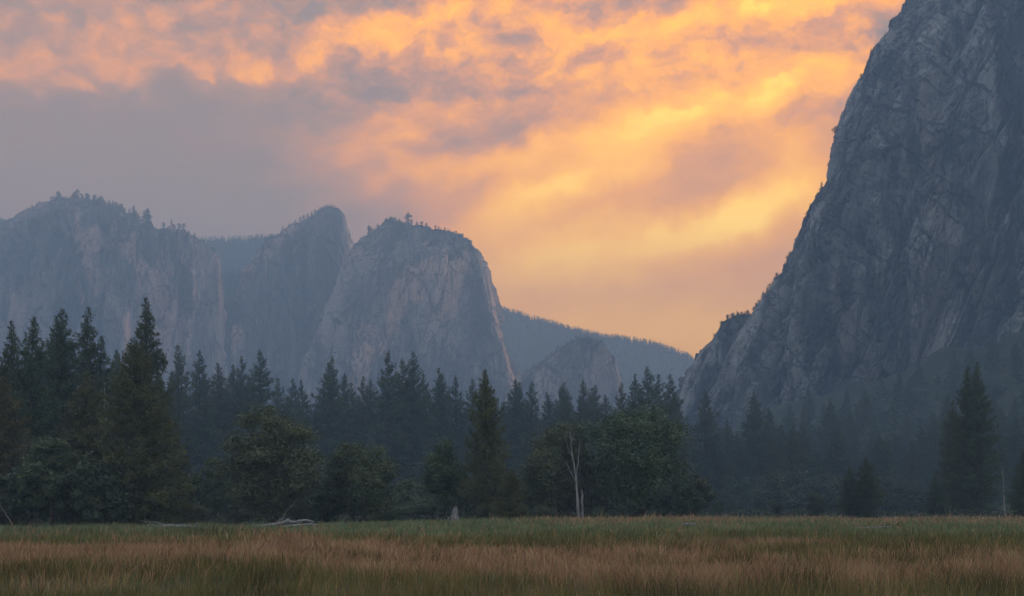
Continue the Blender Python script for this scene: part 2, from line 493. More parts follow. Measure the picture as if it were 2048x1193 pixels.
dome('massif', [(110, 405), (85, 415), (60, 430), (47, 446), (20, 485), (-40, 560), (-110, 700), (-170, 1040)],
     [(168, 404), (205, 411), (240, 418), (258, 432), (275, 450), (290, 467), (340, 480), (400, 491), (413, 505), (419, 560), (424, 700), (430, 1040)],
     1850, 150, granite_far, 46, .02, 3, 330, 420, label='broad hazy granite massif with fluted walls and tree-lined brow', flute=3.2, low=1.7)
dome('cliff_shoulder', [(-230, 420), (-300, 700), (-340, 1040)], [(-70, 412), (-30, 425), (0, 436), (28, 446), (60, 475), (110, 600), (160, 1040)],
     2000, 120, granite_far, 46, .0, 4, 160, 160, label='dark hazy rock shoulder beyond the broad massif')
dome('rock_pillar', [(424, 516), (414, 540), (404, 580), (392, 650), (378, 760), (360, 1040)], [(432, 507), (439, 516), (442, 545), (444, 600), (446, 740), (449, 1040)],
     1690, 45, granite_far, 22, .0, 6, 260, 110, label='slim free-standing granite pillar at the end of the massif', flute=1.3, low=.6)
dome('rock_spire', [(655, 417), (640, 424), (620, 440), (598, 456), (575, 478), (545, 505), (520, 530), (500, 556), (480, 600), (455, 680), (430, 780), (400, 1040)],
     [(664, 416), (680, 420), (689, 434), (695, 460), (699, 490), (703, 512), (712, 600), (730, 700), (760, 1040)],
     1950, 150, granite_far, 42, -.08, 8, 330, 330, label='pointed granite spire with a sheer side, left of the domed one'.replace(', left of', ' beside'), flute=2.0, low=1.5)
dome('rock_dome', [(778, 442), (762, 451), (745, 466), (730, 482), (712, 494), (700, 512), (680, 580), (650, 660), (610, 760), (580, 1040)],
     [(782, 441), (797, 444), (815, 455), (832, 462), (852, 466), (880, 468), (902, 475), (925, 488), (945, 504), (960, 527), (970, 560), (978, 600), (985, 640), (996, 690), (1010, 730), (1022, 765), (1040, 810), (1085, 1040)],
     1800, 170, granite_far, 44, .1, 10, 360, 400, label='huge domed granite rock with a sheer rounded flank', flute=1.8, low=1.6)
dome('rock_knob', [(1160, 677), (1148, 682), (1125, 696), (1100, 716), (1075, 736), (1055, 750), (1040, 770), (1010, 830), (980, 1040)],
     [(1176, 673), (1195, 680), (1214, 700), (1229, 725), (1239, 755), (1245, 800), (1262, 1040)],
     1620, 80, granite_far, 24, .05, 12, 180, 180, label='low rounded rock knob in the gap of the valley', low=.8)

def ridge(name, pts, D, slope, mat, label, seed, rough=6.0, ybot=1040, nx=260, nr=60, back=1.0):
    """wooded ridge: crest follows the outline, flanks fall to front and back"""
    D *= FAR; rough *= FAR
    px = np.linspace(pts[0][0], pts[-1][0], nx)
    py = np.interp(px, [q[0] for q in pts], [q[1] for q in pts])
    zc = EYE + (HY - py) / F * D
    x = (px - 1024) / F * D
    t = np.concatenate([np.linspace(1, 0, nr), np.linspace(0, 1, nr // 3)[1:]])
    side = np.concatenate([-np.ones(nr), np.ones(nr // 3 - 1) * back])
    bot = EYE + (HY - ybot) / F * D
    h = zc[None] - (zc[None] - bot) * (t ** 1.15)[:, None]
    Y = D + side[:, None] * slope * (zc[None] - h)
    P = np.stack([np.repeat(x[None], len(t), 0), Y, h], -1)
    q = P.reshape(-1, 3) + seed * 13
    dsp = fbm(q / 60, 4, .5, True).reshape(h.shape) * rough
    P[..., 1] -= dsp * np.minimum(1, t * 6)[:, None]
    P[..., 2] += fbm(q / 15, 3).reshape(h.shape) * rough * .2
    o = tag(link(name, mk_mesh(name, P.reshape(-1, 3), grid_faces(len(t), nx), mat, True)), kind='structure', label=label)
    ROCK[name] = (P[:nr][::-1], D)
    return o
ridge('far_hill', [(930, 600), (980, 617), (1000, 623), (1050, 637), (1100, 652), (1150, 664), (1200, 677), (1250, 683), (1300, 691), (1340, 704), (1378, 718), (1440, 760), (1560, 830)],
      2450, 1.3, forest_mat, 'long wooded hillside sloping down across the valley gap', 2)
ridge('wooded_hill', [(330, 492), (390, 485), (440, 484), (500, 481), (560, 479), (640, 476)], 2350, 1.0, forest_mat, 'level wooded ridge behind the spire and the massif', 5)
ridge('gully_hill', [(400, 600), (440, 566), (465, 550), (485, 556), (505, 566), (540, 600), (600, 660)], 2040, .9, forest_mat, 'dark wooded gully between pillar and spire', 7)

# the big wall on the valley's near side: edge traced, face runs on beyond the picture
EDGE = [(1812, -4), (1786, 40), (1762, 80), (1745, 110), (1721, 160), (1702, 200), (1682, 250), (1669, 300), (1657, 368), (1641, 392), (1612, 440), (1591, 500),
        (1579, 538), (1546, 574), (1514, 614), (1496, 640), (1472, 680), (1440, 745), (1405, 800), (1375, 850), (1340, 920), (1320, 1040)]
EDGE = [(2150, -128), (1985, -116), (1905, -100), (1862, -70)] + EDGE
granite = rock_mat('wall_granite', (.080, .078, .080), (.25, .24, .23), (.024, .026, .030), (.024, .034, .022), .040, .50, .72, (.19, .165, .15), 1.2, .42)
def face_y(x, z): return 1045 - .36 * (x - 126) + .27 * z
nz = 620
zz = np.linspace(-4, 438, nz)
ye = np.full(nz, 1040.); xe = np.full(nz, 150.)
for _ in range(12):
    py = HY - (zz - EYE) / ye * F
    pxe = np.interp(py, [q[1] for q in EDGE], [q[0] for q in EDGE])
    xe = (pxe - 1024) / F * ye
    ye = face_y(xe, zz) + 60
R = 70.
s_b = np.array([400, 300, 220, 160, 115, 80, 55, 36, 22, 12, 5.])
s_c = R * (1 - np.cos(np.linspace(0, 1, 110) * pi / 2))
s_f = np.linspace(R, 255, 330)[1:]
s_o = np.linspace(262, 1500, 60)
s_front = np.concatenate([s_c, s_f, s_o])
yo = np.where(s_front < R, 60 * (1 - np.sqrt(np.clip(1 - (1 - s_front / R) ** 2, 0, 1))), 0)
Xf = xe[:, None] + s_front[None]
Yf = face_y(Xf, zz[:, None]) + yo[None]
Xb = xe[:, None] + s_b[None] * .5
Yb = ye[:, None] + s_b[None] * .9
X = np.concatenate([Xb, Xf], 1); Y = np.concatenate([Yb, Yf], 1)
P = np.stack([X, Y, np.repeat(zz[:, None], X.shape[1], 1)], -1)
N = grid_normals(P)
if N[..., 1].mean() > 0: N = -N
d = rock_detail(P, 34, .42, 21, 1.15, 1.0, 1.1)
# large gullies and leaning buttresses
qq = P.reshape(-1, 3).copy(); qq[:, 0] -= .45 * qq[:, 2]
d = d + 26 * fbm(qq * np.array([1, .5, .16]) / 75 + 3, 3, .5).reshape(d.shape)
d = d - 15 * sstep(fbm(qq * np.array([1, .5, .10]) / 42 + 8, 3, .5, True), .45, .85).reshape(d.shape)
for sx_, sz_, tl, wd_, dp in ((30, .10, 0., .05, 4.2), (52, .16, .35, .045, 5.0), (24, .5, -.9, .05, 2.6)):   # joint sets
    q2 = P.reshape(-1, 3).copy(); q2[:, 0] -= (.45 + tl) * q2[:, 2]
    l1 = np.abs(fbm(q2 * np.array([1, .6, sz_]) / sx_ + 60 + sx_, 3, .45)).reshape(d.shape)
    d = d - dp * (1 - sstep(l1, 0, wd_))
q2 = P.reshape(-1, 3)
tz = (q2[:, 2] + 16 * fbm(q2 / 60 + 14, 3) + .35 * q2[:, 0]) / 31                                     # ledges
lm = sstep(fbm(q2 / 48 + 90, 3), -.1, .3)
d = d - (3.6 * lm * (tz - np.floor(tz)) ** 3).reshape(d.shape)
d = d * np.concatenate([np.full(len(s_b), .2), .2 + .8 * sstep(s_front, 0, 26)])[None]
d = d + rock_detail(P, 11, .42, 45, 1.3, .8, .8) * .9
P = P + N * d[..., None]
nc = X.shape[1]
capP = P[-1].copy(); capP[:, 0] += 190; capP[:, 1] += 260; capP[:, 2] += 3
V = np.concatenate([P.reshape(-1, 3), capP])
Q = grid_faces(nz + 1, nc)
me = mk_mesh('cliff', V, np.concatenate([Q[:, :3], Q[:, [0, 2, 3]]]), granite, False)
tag(link('cliff', me), kind='structure', label='towering dark granite wall with leaning slabs, ledges and brush')
CL = P; CLN = N
dome('cliff_buttress', [(1482, 631), (1470, 632), (1448, 645), (1436, 664), (1424, 685), (1404, 703), (1392, 724), (1378, 745), (1362, 790), (1340, 860), (1320, 1040)],
     [(1500, 630), (1540, 650), (1600, 720), (1640, 820), (1680, 1040)], 1190, 60, granite, 22, .3, 31, 240, 240, label='rounded granite buttress at the foot of the big wall')

# ------------------------------------------------------------------ haze
HZ = (3300, -460, 3700, -30, 590)
V = [(sx * HZ[0], y, z) for z in (HZ[3], HZ[4]) for y in (HZ[1], HZ[2]) for sx in (-1, 1)]
Fh = [(0, 2, 3, 1), (4, 5, 7, 6), (0, 1, 5, 4), (2, 6, 7, 3), (0, 4, 6, 2), (1, 3, 7, 5)]
mh = bpy.data.materials.new('valley_haze'); mh.use_nodes = True
n = NT(mh.node_tree)
pv = n.n('ShaderNodeVolumePrincipled')
pv.inputs['Color'].default_value = (.35, .505, .70, 1)
pv.inputs['Density'].default_value = .00040
pv.inputs['Anisotropy'].default_value = .25
n.put(n.n('ShaderNodeOutputMaterial').inputs['Volume'], pv.outputs[0])
tag(link('haze', mk_mesh('haze', V, Fh, mh)), kind='stuff', label='pale blue smoke haze filling the valley')
# ------------------------------------------------------------------ tree makers (local metres, base at origin)
def unit(v): return v / (np.linalg.norm(v, axis=-1)[..., None] + 1e-9)
def blades(c, d, ln, wd, rng):
    """one triangle per needle spray: centre, direction, length, width"""
    side = unit(np.cross(d, unit(rng.normal(size=c.shape))))
    V = np.stack([c - d * ln[:, None] * .5 + side * wd[:, None] * .5, c - d * ln[:, None] * .5 - side * wd[:, None] * .5, c + d * ln[:, None] * .5], 1)
    return V.reshape(-1, 3), np.arange(len(c) * 3).reshape(-1, 3)
def conifer(seed, H, R, base=.1, n=170, tuft=.55, k=5, step=.36, power=.8, ragged=.35, mat='needles', sticks=True, sides=7, belly=.22, dense=1.0):
    rng = np.random.RandomState(seed)
    wood = MB(); fol = MB()
    zt = np.linspace(0, 1, 10)
    bend = rng.normal(size=2) * H * .008
    path = np.stack([bend[0] * np.sin(zt * 2.5), bend[1] * np.sin(zt * 2.1), zt * H * .995], -1)
    r0 = H * .0105 + .08
    wood.add(*tube(path, r0 * (1 - zt) ** .9 + .03 + .35 * r0 * np.exp(-zt * 30), sides))
    C, Dd, Ln, Wd, Tn = [], [], [], [], []
    gap = rng.uniform(0, 2 * pi, 14); gapw = rng.uniform(.55, 1.15, 14)
    for i in range(n):
        nt_ = max(10, n // 7); u = min(.985, max(.003, (int(i * nt_ / n) + .5 + rng.normal() * .2) / nt_) ** .92)
        h = base + (1 - base) * u
        u = max(u, .003); prof = min(1.0, (1.22 * (1 - u)) ** (power + .16)) * min(1., .5 + u / belly * .5)
        sec = gapw[int(u * 13.99)]
        a = rng.rand() * 2 * pi
        L = R * prof * rng.uniform(1 - ragged * 1.4, 1 + ragged * .55) * (.90 + .10 * sec * (1 + .6 * cos(a - gap[int(u * 13.99)]))) + .16
        out = np.array([cos(a), sin(a), 0])
        ev = np.interp(u, [0, .35, .75, 1], [-.32, -.05, .38, 1.1]) + rng.normal() * .1
        m = max(3, int(L / step * 2.2 * dense))
        t = rng.uniform(.12, 1, m) ** .75
        base_p = np.array([np.interp(h, zt, path[:, 0]), np.interp(h, zt, path[:, 1]), h * H])
        lift = (np.sin(ev) * t + .16 * t ** 2.5) * L
        lat = rng.normal(size=m) * (.15 * L * (1.15 - t) + .12)
        perp = np.array([-sin(a), cos(a), 0])
        c = base_p + out * (L * t * cos(ev * .8))[:, None] + perp * lat[:, None]
        c[:, 2] += lift + rng.normal(size=m) * (.10 + .035 * L)
        tone = np.clip(rng.normal(.45, .2), 0, 1)
        tf_ = tuft * (.45 + .55 * min(1., (1 - u) * 3.5))
        c = np.repeat(c, k, 0) + rng.normal(size=(m * k, 3)) * tf_ * .32
        d = unit(out * .75 + np.array([0, 0, .35]) + rng.normal(size=(m * k, 3)) * .62)
        ln = tf_ * rng.uniform(.6, 1.35, m * k); wd = ln * rng.uniform(.26, .46, m * k)
        C.append(c); Dd.append(d); Ln.append(ln); Wd.append(wd); Tn.append(np.full(m * k, tone))
        if sticks and L > .9:
            e = base_p + out * L * .8 * cos(ev * .8) + np.array([0, 0, np.sin(ev) * L * .8])
            wood.add(*tube(np.array([base_p, e]), np.array([.02 + L * .012, .012]), 3))
    V, T3 = blades(np.concatenate(C), np.concatenate(Dd), np.concatenate(Ln), np.concatenate(Wd), rng)
    fol.add(V, T3, np.repeat(np.clip(np.concatenate(Tn) + rng.normal(size=len(V) // 3) * .12, 0, 1), 3))
    return wood.mesh('conifer_trunk', M['bark'], True), fol.mesh('conifer_crown', M[mat]), H

def broadleaf(seed, W, H, low=.1, clumps=80, leaves=420, leaf=.27, mat='leaves', stems=1, lobes=None, flat=.8, bark='bark', rcl=(.085, .15), egg=0.0):
    rng = np.random.RandomState(seed)
    wood = MB(); fol = MB()
    ctr = []
    rz = H * (1 - low) / 2; cz = H * low + rz
    lobes = lobes or [(0, 0, 0, 1, 1)]
    tries = 0
    while len(ctr) < clumps and tries < 6000:
        tries += 1
        lb = lobes[rng.randint(len(lobes))]
        v = unit(rng.normal(size=3)) * rng.rand() ** .42 * rng.uniform(.82, 1.04)
        sh = 1 - egg * v[2]
        p = np.array([lb[0] * W / 2 + v[0] * W / 2 * lb[3] * .88 * sh, lb[1] * W / 2 + v[1] * W / 2 * lb[3] * .88 * sh, cz + lb[2] * rz + v[2] * rz * lb[4] * .9])
        if p[2] < H * low * .9: continue
        if all(np.linalg.norm(p - q) > W * .058 for q in ctr): ctr.append(p)
    ctr = np.array(ctr)
    # limb network
    nodes = []; par = []
    for s in range(stems):
        o = rng.normal(size=2) * W * .05 * (stems > 1)
        th = min(H * .5, cz)
        for j in range(5):
            f = j / 4
            f0 = min(1, f * 3 + .1); nodes.append(np.array([o[0] * f0 * (1 + f * 1.5) + rng.normal() * .08, o[1] * f0 * (1 + f * 1.5) + rng.normal() * .08, th * f]))
            par.append(len(nodes) - 2 if j else -1)
    order = np.argsort(np.linalg.norm(ctr - np.array([0, 0, cz * .7]), axis=1))
    for idx in order:
        p = ctr[idx]
        A = np.array(nodes)
        cost = np.linalg.norm(A - p, axis=1) + np.maximum(0, A[:, 2] - p[2] + .3) * 1.2 + (A[:, 2] < .08 * H) * 50
        j = int(np.argmin(cost))
        mid = (A[j] + p) / 2 + rng.normal(size=3) * .05 * W * .4
        nodes.append(mid); par.append(j)
        nodes.append(p); par.append(len(nodes) - 2)
    cnt = np.ones(len(nodes))
    for i in range(len(nodes) - 1, -1, -1):
        if par[i] >= 0: cnt[par[i]] += cnt[i]
    rad = .022 * np.sqrt(cnt) * (W / 12) ** .5 + .012
    for i, pr in enumerate(par):
        if pr >= 0:
            wood.add(*tube(np.array([nodes[pr], nodes[i]]), np.array([min(rad[pr], rad[i] * 1.5), rad[i]]), 5))
    Vs, Ts = [], []
    rc = W * rng.uniform(*rcl, len(ctr))
    for p, r in zip(ctr, rc):
        m = int(leaves * (r / (W * .12)) ** 2)
        v = unit(rng.normal(size=(m, 3)))
        c = p + v * (r * rng.rand(m) ** .5)[:, None] * np.array([1, 1, flat]) * (1 + .25 * rng.normal(size=m))[:, None]
        nrm = unit(v + rng.normal(size=(m, 3)) * .8 + np.array([0, 0, .5]))
        a = unit(np.cross(nrm, rng.normal(size=(m, 3)))); b = np.cross(nrm, a)
        s = leaf * rng.uniform(.6, 1.3, m)[:, None]
        Vs.append(np.stack([c - a * s * .6, c + b * s * .32, c + a * s * .6, c - b * s * .32], 1).reshape(-1, 3))
        Ts.append(np.repeat(np.clip(rng.normal(.45, .16) + rng.normal(size=m) * .16, 0, 1), 4))
    V = np.concatenate(Vs)
    Q = np.arange(len(V)).reshape(-1, 4)
    fol.add(V, Q, np.concatenate(Ts))
    return wood.mesh('broadleaf_trunk', M[bark], True), fol.mesh('broadleaf_crown', M[mat]), H

PINE = [conifer(101, 40, 8.2, .08, 230, power=.66, ragged=.28), conifer(102, 40, 8.8, .06, 230, ragged=.34, power=.64), conifer(103, 40, 7.2, .10, 220, power=.60, ragged=.25),
        conifer(104, 40, 9.4, .05, 240, power=.74, ragged=.25), conifer(105, 40, 7.8, .12, 200, ragged=.42, power=.62), conifer(106, 40, 8.4, .07, 230, power=.66, ragged=.36)]
PINE_NEAR = [conifer(111, 32, 6.0, .06, 290, .40, 6, .28, .74, .32), conifer(112, 32, 6.8, .05, 300, .40, 6, .28, .66, .40), conifer(113, 32, 5.4, .12, 250, .40, 6, .28, .66, .5)]
CEDAR = [conifer(121, 24, 6.0, .02, 340, .36, 6, .25, .62, .45, 'cedar', dense=1.1, belly=.12), conifer(122, 24, 7.2, .02, 370, .36, 6, .25, .5, .42, 'cedar', dense=1.1, belly=.1)]
SMALL = [conifer(131, 14, 3.0, .05, 46, 1.0, 3, .6, .8, .4, 'farleaf', False, 5), conifer(132, 14, 4.6, .12, 36, 1.2, 3, .6, .42, .6, 'farleaf', False, 5)]
OAK = [broadleaf(201, 13, 17, .04, 150, 430, .27, egg=-.05), broadleaf(202, 12, 13, .04, 130, 400, .27, lobes=[(-.38, 0, .05, .66, .95), (.42, .1, -.05, .62, .9)], stems=2),
       broadleaf(203, 7.5, 13.5, .14, 75, 430, .26), broadleaf(204, 13, 18, .03, 145, 420, .28, lobes=[(-.15, 0, 0, .85, 1), (.35, .2, -.25, .6, .7)], stems=2),
       broadleaf(205, 17, 19, .06, 180, 430, .29, lobes=[(0, 0, .05, .8, .95), (.48, 0, -.12, .58, .8), (-.48, .1, -.15, .58, .75)], stems=4)]
BUSH = [broadleaf(211, 8, 9, .02, 60, 220, .34, 'bushleaf'), broadleaf(212, 9, 11, .03, 66, 220, .36, 'bushleaf', lobes=[(-.3, 0, 0, .7, 1), (.4, 0, -.2, .6, .75)]), broadleaf(213, 6, 8, .02, 46, 210, .32, 'bushleaf', egg=.15)]
WILLOW = [broadleaf(221, 7, 6.5, .02, 46, 220, .26, 'willow'), broadleaf(222, 9, 6, .02, 56, 220, .26, 'willow', lobes=[(-.4, 0, 0, .6, .9), (.4, 0, -.1, .6, .8)])]

DS = .86
def plant(name, kit, px, top, D, label, cat='tree', group=None, wide=1.0, rot=None, base=None, sink=.15, seed=None):
    """a tree standing on the ground in direction px at distance D, tall enough to reach row top"""
    D *= DS if D <= 345 else (1.2 if name == 'pine_tree' else 1.12 if name == 'broadleaf_tree' else 1.0)
    x = (px - 1024) / F * D
    z = gzs(x, D) if base is None else base
    h = EYE + (HY - top) / F * D - z
    s = h / kit[2]
    e = bpy.data.objects.new(name, None); COL.objects.link(e)
    e.empty_display_size = .5
    e.location = (x, D, z - sink)
    rr = random.Random(int(px * 7 + D * 13 + top))
    e.rotation_euler = (rr.gauss(0, .018), rr.gauss(0, .018), rr.uniform(0, 6.28) if rot is None else rot)
    e.scale = (s * wide, s * wide, s * 1.004)
    tag(e, label, cat, group)
    link('trunk', kit[0], e); link('crown', kit[1], e)
    return e

# ---- pines that stand on the near bank of the wood
G1 = 'dark pines of the nearer stand'
near = [(30, 640, 262, 0, 1.0), (62, 634, 250, 1, 1.0), (108, 630, 285, 0, 1.0), (134, 619, 275, 1, 1.05), (157, 611, 292, 2, 1.0), (196, 672, 300, 2, 1.1), (287, 594, 262, 0, 1.05),
        (-22, 660, 250, 1, 1.0), (5, 700, 300, 2, 1.1), (84, 680, 330, 2, 1.1), (228, 699, 380, 0, 1.0), (243, 703, 390, 1, .9), (318, 735, 330, 1, 1.1)]
for i, (px, top, D, k, wd) in enumerate(near):
    lab = {287: 'tallest pine, its spire clear above the bushy green cedar', 157: 'slim open-topped pine rising highest of the tight pine cluster', 62: 'open-branched pine with sky between its tiers beside the tight cluster',
           196: 'short broken-looking pine between the tight cluster and the cedar'}.get(px, 'tall dark pine in the shaded stand behind the bushy cedars')
    plant('pine_tree', PINE_NEAR[k], px, top, D, lab, group=G1, wide=wd)
# ---- the hazy row of pines
G2 = 'hazy pines in the long row behind the meadow'
def below(px):
    return ('the broad massif' if px < 440 else 'the wooded gully' if px < 560 else 'the pointed spire' if px < 700 else 'the domed rock' if px < 1010 else 'the low rock knob' if px < 1250 else 'the valley gap')
row = [(362, 688, 385), (394, 700, 400), (428, 727, 420), (475, 714, 430), (466, 730, 440), (527, 700, 405), (556, 755, 500), (580, 757, 500), (640, 727, 440), (662, 714, 430), (612, 760, 480),
       (690, 748, 470), (708, 766, 500), (730, 752, 480), (744, 760, 470), (778, 700, 400), (826, 704, 405), (814, 718, 420), (852, 746, 450), (870, 737, 430), (884, 750, 440), (916, 752, 440),
       (945, 757, 430), (1026, 758, 440), (1040, 764, 450), (1062, 762, 430), (1098, 784, 460), (1115, 770, 450), (1140, 765, 450), (1165, 762, 430), (1180, 776, 470), (1191, 770, 460), (1212, 790, 470),
       (1240, 765, 430), (1272, 748, 400), (1298, 733, 390), (1313, 748, 410), (1338, 748, 395), (1358, 782, 420), (340, 742, 400), (445, 752, 450), (500, 752, 460)]
for i, (px, top, D) in enumerate(row):
    lab = {778: 'tall bell-shaped pine, first of the two rising highest before the dome', 826: 'tall pine with a forked tip before the domed rock', 527: 'broad cone-shaped pine standing alone before the spire',
           1298: 'tallest dark pine behind the big oak, against the valley gap'}.get(px, 'hazy dark pine in the long row below ' + below(px))
    plant('pine_tree', PINE[(i * 5 + 1) % 6], px, top, D, lab, group=G2, wide=1.0 + .12 * ((i * 7) % 3 - 1))
rr = random.Random(5)
for i in range(58):
    px = 320 + i * 18.2 + rr.uniform(-9, 9)
    D = rr.uniform(360, 560)
    top = rr.uniform(790, 880)
    plant('pine_tree', PINE[rr.randrange(6)], px, top, D, 'lower hazy pine filling the wood below ' + below(px), group='lower pines filling the wood', wide=rr.uniform(1.15, 1.5))
for i in range(16):
    px = -60 + i * 24 + rr.uniform(-8, 8)
    plant('pine_tree', PINE_NEAR[rr.randrange(3)], px, rr.uniform(740, 830), rr.uniform(250, 330), 'lower dark pine inside the shaded stand', group='lower pines of the nearer stand', wide=rr.uniform(1.2, 1.6))
# ---- pines on the far side under the wall
G3 = 'hazy pines under the big wall'
wall = [(1410, 781, 430, 1.15), (1508, 780, 440, 1.0), (1540, 815, 480, 1.2), (1455, 850, 500, 1.2), (1478, 862, 470, 1.2), (1585, 850, 520, 1.3), (1618, 872, 500, 1.3), (1665, 797, 560, 1.1), (1640, 850, 560, 1.2), (1705, 850, 560, 1.2),
        (1745, 870, 560, 1.3), (1790, 860, 540, 1.3), (1835, 850, 520, 1.2), (1870, 830, 500, 1.2), (1380, 860, 480, 1.2), (1432, 880, 430, 1.2), (1560, 900, 430, 1.3), (1650, 905, 450, 1.3), (1895, 790, 480, 1.1), (2010, 840, 520, 1.2), (1985, 800, 500, 1.1)]
for i, (px, top, D, wd) in enumerate(wall):
    lab = {1410: 'tiered hazy pine next to the oaks, before the buttress', 1508: 'steep dark hazy pine before the pale slabs of the wall'}.get(px, 'faint hazy pine at the brushy foot of the big wall')
    plant('pine_tree', PINE[(i * 3) % 6], px, top, D, lab, group=G3, wide=wd)
plant('pine_tree', PINE_NEAR[1], 1929, 733, 335, 'tall dark pine, slightly lower one of the close pair under the wall', wide=.88)
plant('pine_tree', PINE_NEAR[0], 1957, 722, 330, 'tall dark pine, slightly taller one of the close pair under the wall', wide=.92)
plant('pine_tree', PINE_NEAR[2], 1905, 800, 345, 'shorter dark pine leaning into the close pair under the wall', wide=.9)
plant('pine_tree', PINE_NEAR[1], 2045, 898, 285, 'small dark pine at the edge of the meadow past the grey snag', wide=1.2)
plant('pine_tree', PINE_NEAR[1], 1733, 912, 300, 'taller of the small dark pines at the meadow edge under the wall', wide=1.75)
plant('pine_tree', PINE_NEAR[0], 1700, 932, 300, 'shorter of the small dark pines at the meadow edge under the wall', wide=1.7)
plant('pine_tree', PINE_NEAR[0], 1872, 948, 310, 'squat dark pine beside the close pair under the wall', wide=1.9)
for i in range(34):
    plant('pine_tree', PINE[rr.randrange(6)], 1385 + i * 20 + rr.uniform(-9, 9), rr.uniform(835, 925), rr.uniform(400, 560), 'lower hazy pine in the dark belt under the wall', group='lower pines under the wall', wide=rr.uniform(.9, 1.25))
# ---- cedars and broadleaf trees along the meadow
plant('cedar_tree', CEDAR[1], 268, 688, 200, 'big bushy green-brown cedar rising at the meadow edge', wide=.95, sink=.3)
plant('cedar_tree', CEDAR[0], 168, 742, 212, 'bushy cedar between the big cedar and the pine cluster', wide=1.05, sink=.3)
plant('cedar_tree', CEDAR[1], 318, 800, 214, 'brownish lower cedar pressed against the big cedar', wide=.9, sink=.3)
plant('cedar_tree', CEDAR[0], 6, 752, 205, 'dark bushy cedar where the meadow runs out of the picture'.replace('where the meadow runs out of the picture', 'at the outer end of the shaded stand'), wide=1.0, sink=.3)
plant('cedar_tree', CEDAR[0], 975, 738, 222, 'slender reddish cedar with a spire top next to the pale stump', wide=.72, sink=.3)
plant('cedar_tree', CEDAR[1], 1020, 936, 205, 'small round-topped cedar at the foot of the slender reddish one', wide=1.25, sink=.3)
plant('oak_tree', OAK[0], 545, 800, 205, 'large round-crowned dark oak behind the bleached logs', 'tree', wide=1.14)
plant('oak_tree', OAK[1], 716, 876, 212, 'wide two-lobed oak next to the large round one', 'tree', wide=1.1)
plant('oak_tree', OAK[2], 890, 866, 232, 'narrow oak between the stump and the two-lobed oak', 'tree', wide=.95)
plant('oak_tree', OAK[3], 1115, 826, 238, 'dense oak behind the bare pale snag', 'tree', wide=1.12)
plant('oak_tree', OAK[4], 1277, 786, 236, 'biggest oak, spreading over several dark trunks', 'tree', wide=1.18)
plant('oak_tree', BUSH[0], 1372, 948, 225, 'small dark oak tucked under the biggest oak', 'tree', wide=.9)
plant('oak_tree', OAK[2], 102, 862, 195, 'rounded dark oak in front of the shaded stand', 'tree', wide=1.25)
plant('oak_tree', BUSH[2], 60, 900, 200, 'low dark oak in front of the shaded stand', 'tree', wide=1.3)
plant('oak_tree', BUSH[1], 205, 900, 194, 'dark spreading oak bush before the big cedar', 'tree', wide=1.0)
plant('oak_tree', OAK[2], 432, 905, 240, 'slim greyish oak beside the large round oak', 'tree', wide=.8)
plant('oak_tree', BUSH[2], 392, 930, 250, 'pale thin oak between the cedar and the slim oak', 'tree', wide=.8)
GW = 'pale willows along the wood'
for px, top, D, k in [(352, 985, 225, 0), (395, 1000, 230, 1), (655, 975, 218, 0), (820, 955, 270, 0), (846, 985, 262, 1), (805, 1005, 250, 1), (1035, 1000, 225, 0), (480, 1000, 225, 0), (612, 1005, 212, 0), (770, 1008, 225, 1),
                      (1090, 1005, 230, 1), (1200, 1010, 228, 0), (335, 1015, 215, 1)]:
    plant('willow_bush', WILLOW[k], px, top, D, 'pale green willow bush at the foot of the wood', 'bush', GW, wide=1.0)
GB = 'hazy broadleaf trees under the wall'
for i in range(46):
    px = 1395 + (i * 14.6) + rr.uniform(-8, 8)
    D = rr.uniform(330, 470)
    plant('broadleaf_tree', BUSH[rr.randrange(3)], px, rr.uniform(935, 1000), D, 'hazy broadleaf tree in the dark belt under the wall', 'tree', GB, wide=rr.uniform(.9, 1.3))
for i in range(34):
    px = 330 + i * 32 + rr.uniform(-10, 10)
    plant('broadleaf_tree', BUSH[rr.randrange(3)], px, rr.uniform(930, 985), rr.uniform(270, 350), 'dim broadleaf tree inside the wood below ' + below(px), 'tree', 'dim broadleaf trees inside the wood', wide=rr.uniform(.9, 1.3))
# brush and trees climbing the apron of the wall
GT = 'brushy trees on the apron of the wall'
for i in range(210):
    px = rr.uniform(1400, 2110); D = rr.uniform(540, 960)
    x = (px - 1024) / F * D
    if talus_h(np.array([x]), np.array([D]))[0] < 6: continue
    kit = BUSH[rr.randrange(3)] if rr.random() < .5 else PINE[rr.randrange(6)]
    hgt = rr.uniform(6, 12) if kit in BUSH else rr.uniform(15, 30)
    z = gzs(x, D)
    top = HY - (z + hgt - EYE) / D * F
    plant('apron_tree', kit, px, top, D, ('rounded brushy tree' if kit in BUSH else 'pointed conifer') + (' low on the steep apron under the wall' if D < 740 else ' high on the apron against the wall'), 'tree', GT, wide=rr.uniform(.8, 1.2), base=z, sink=.6)

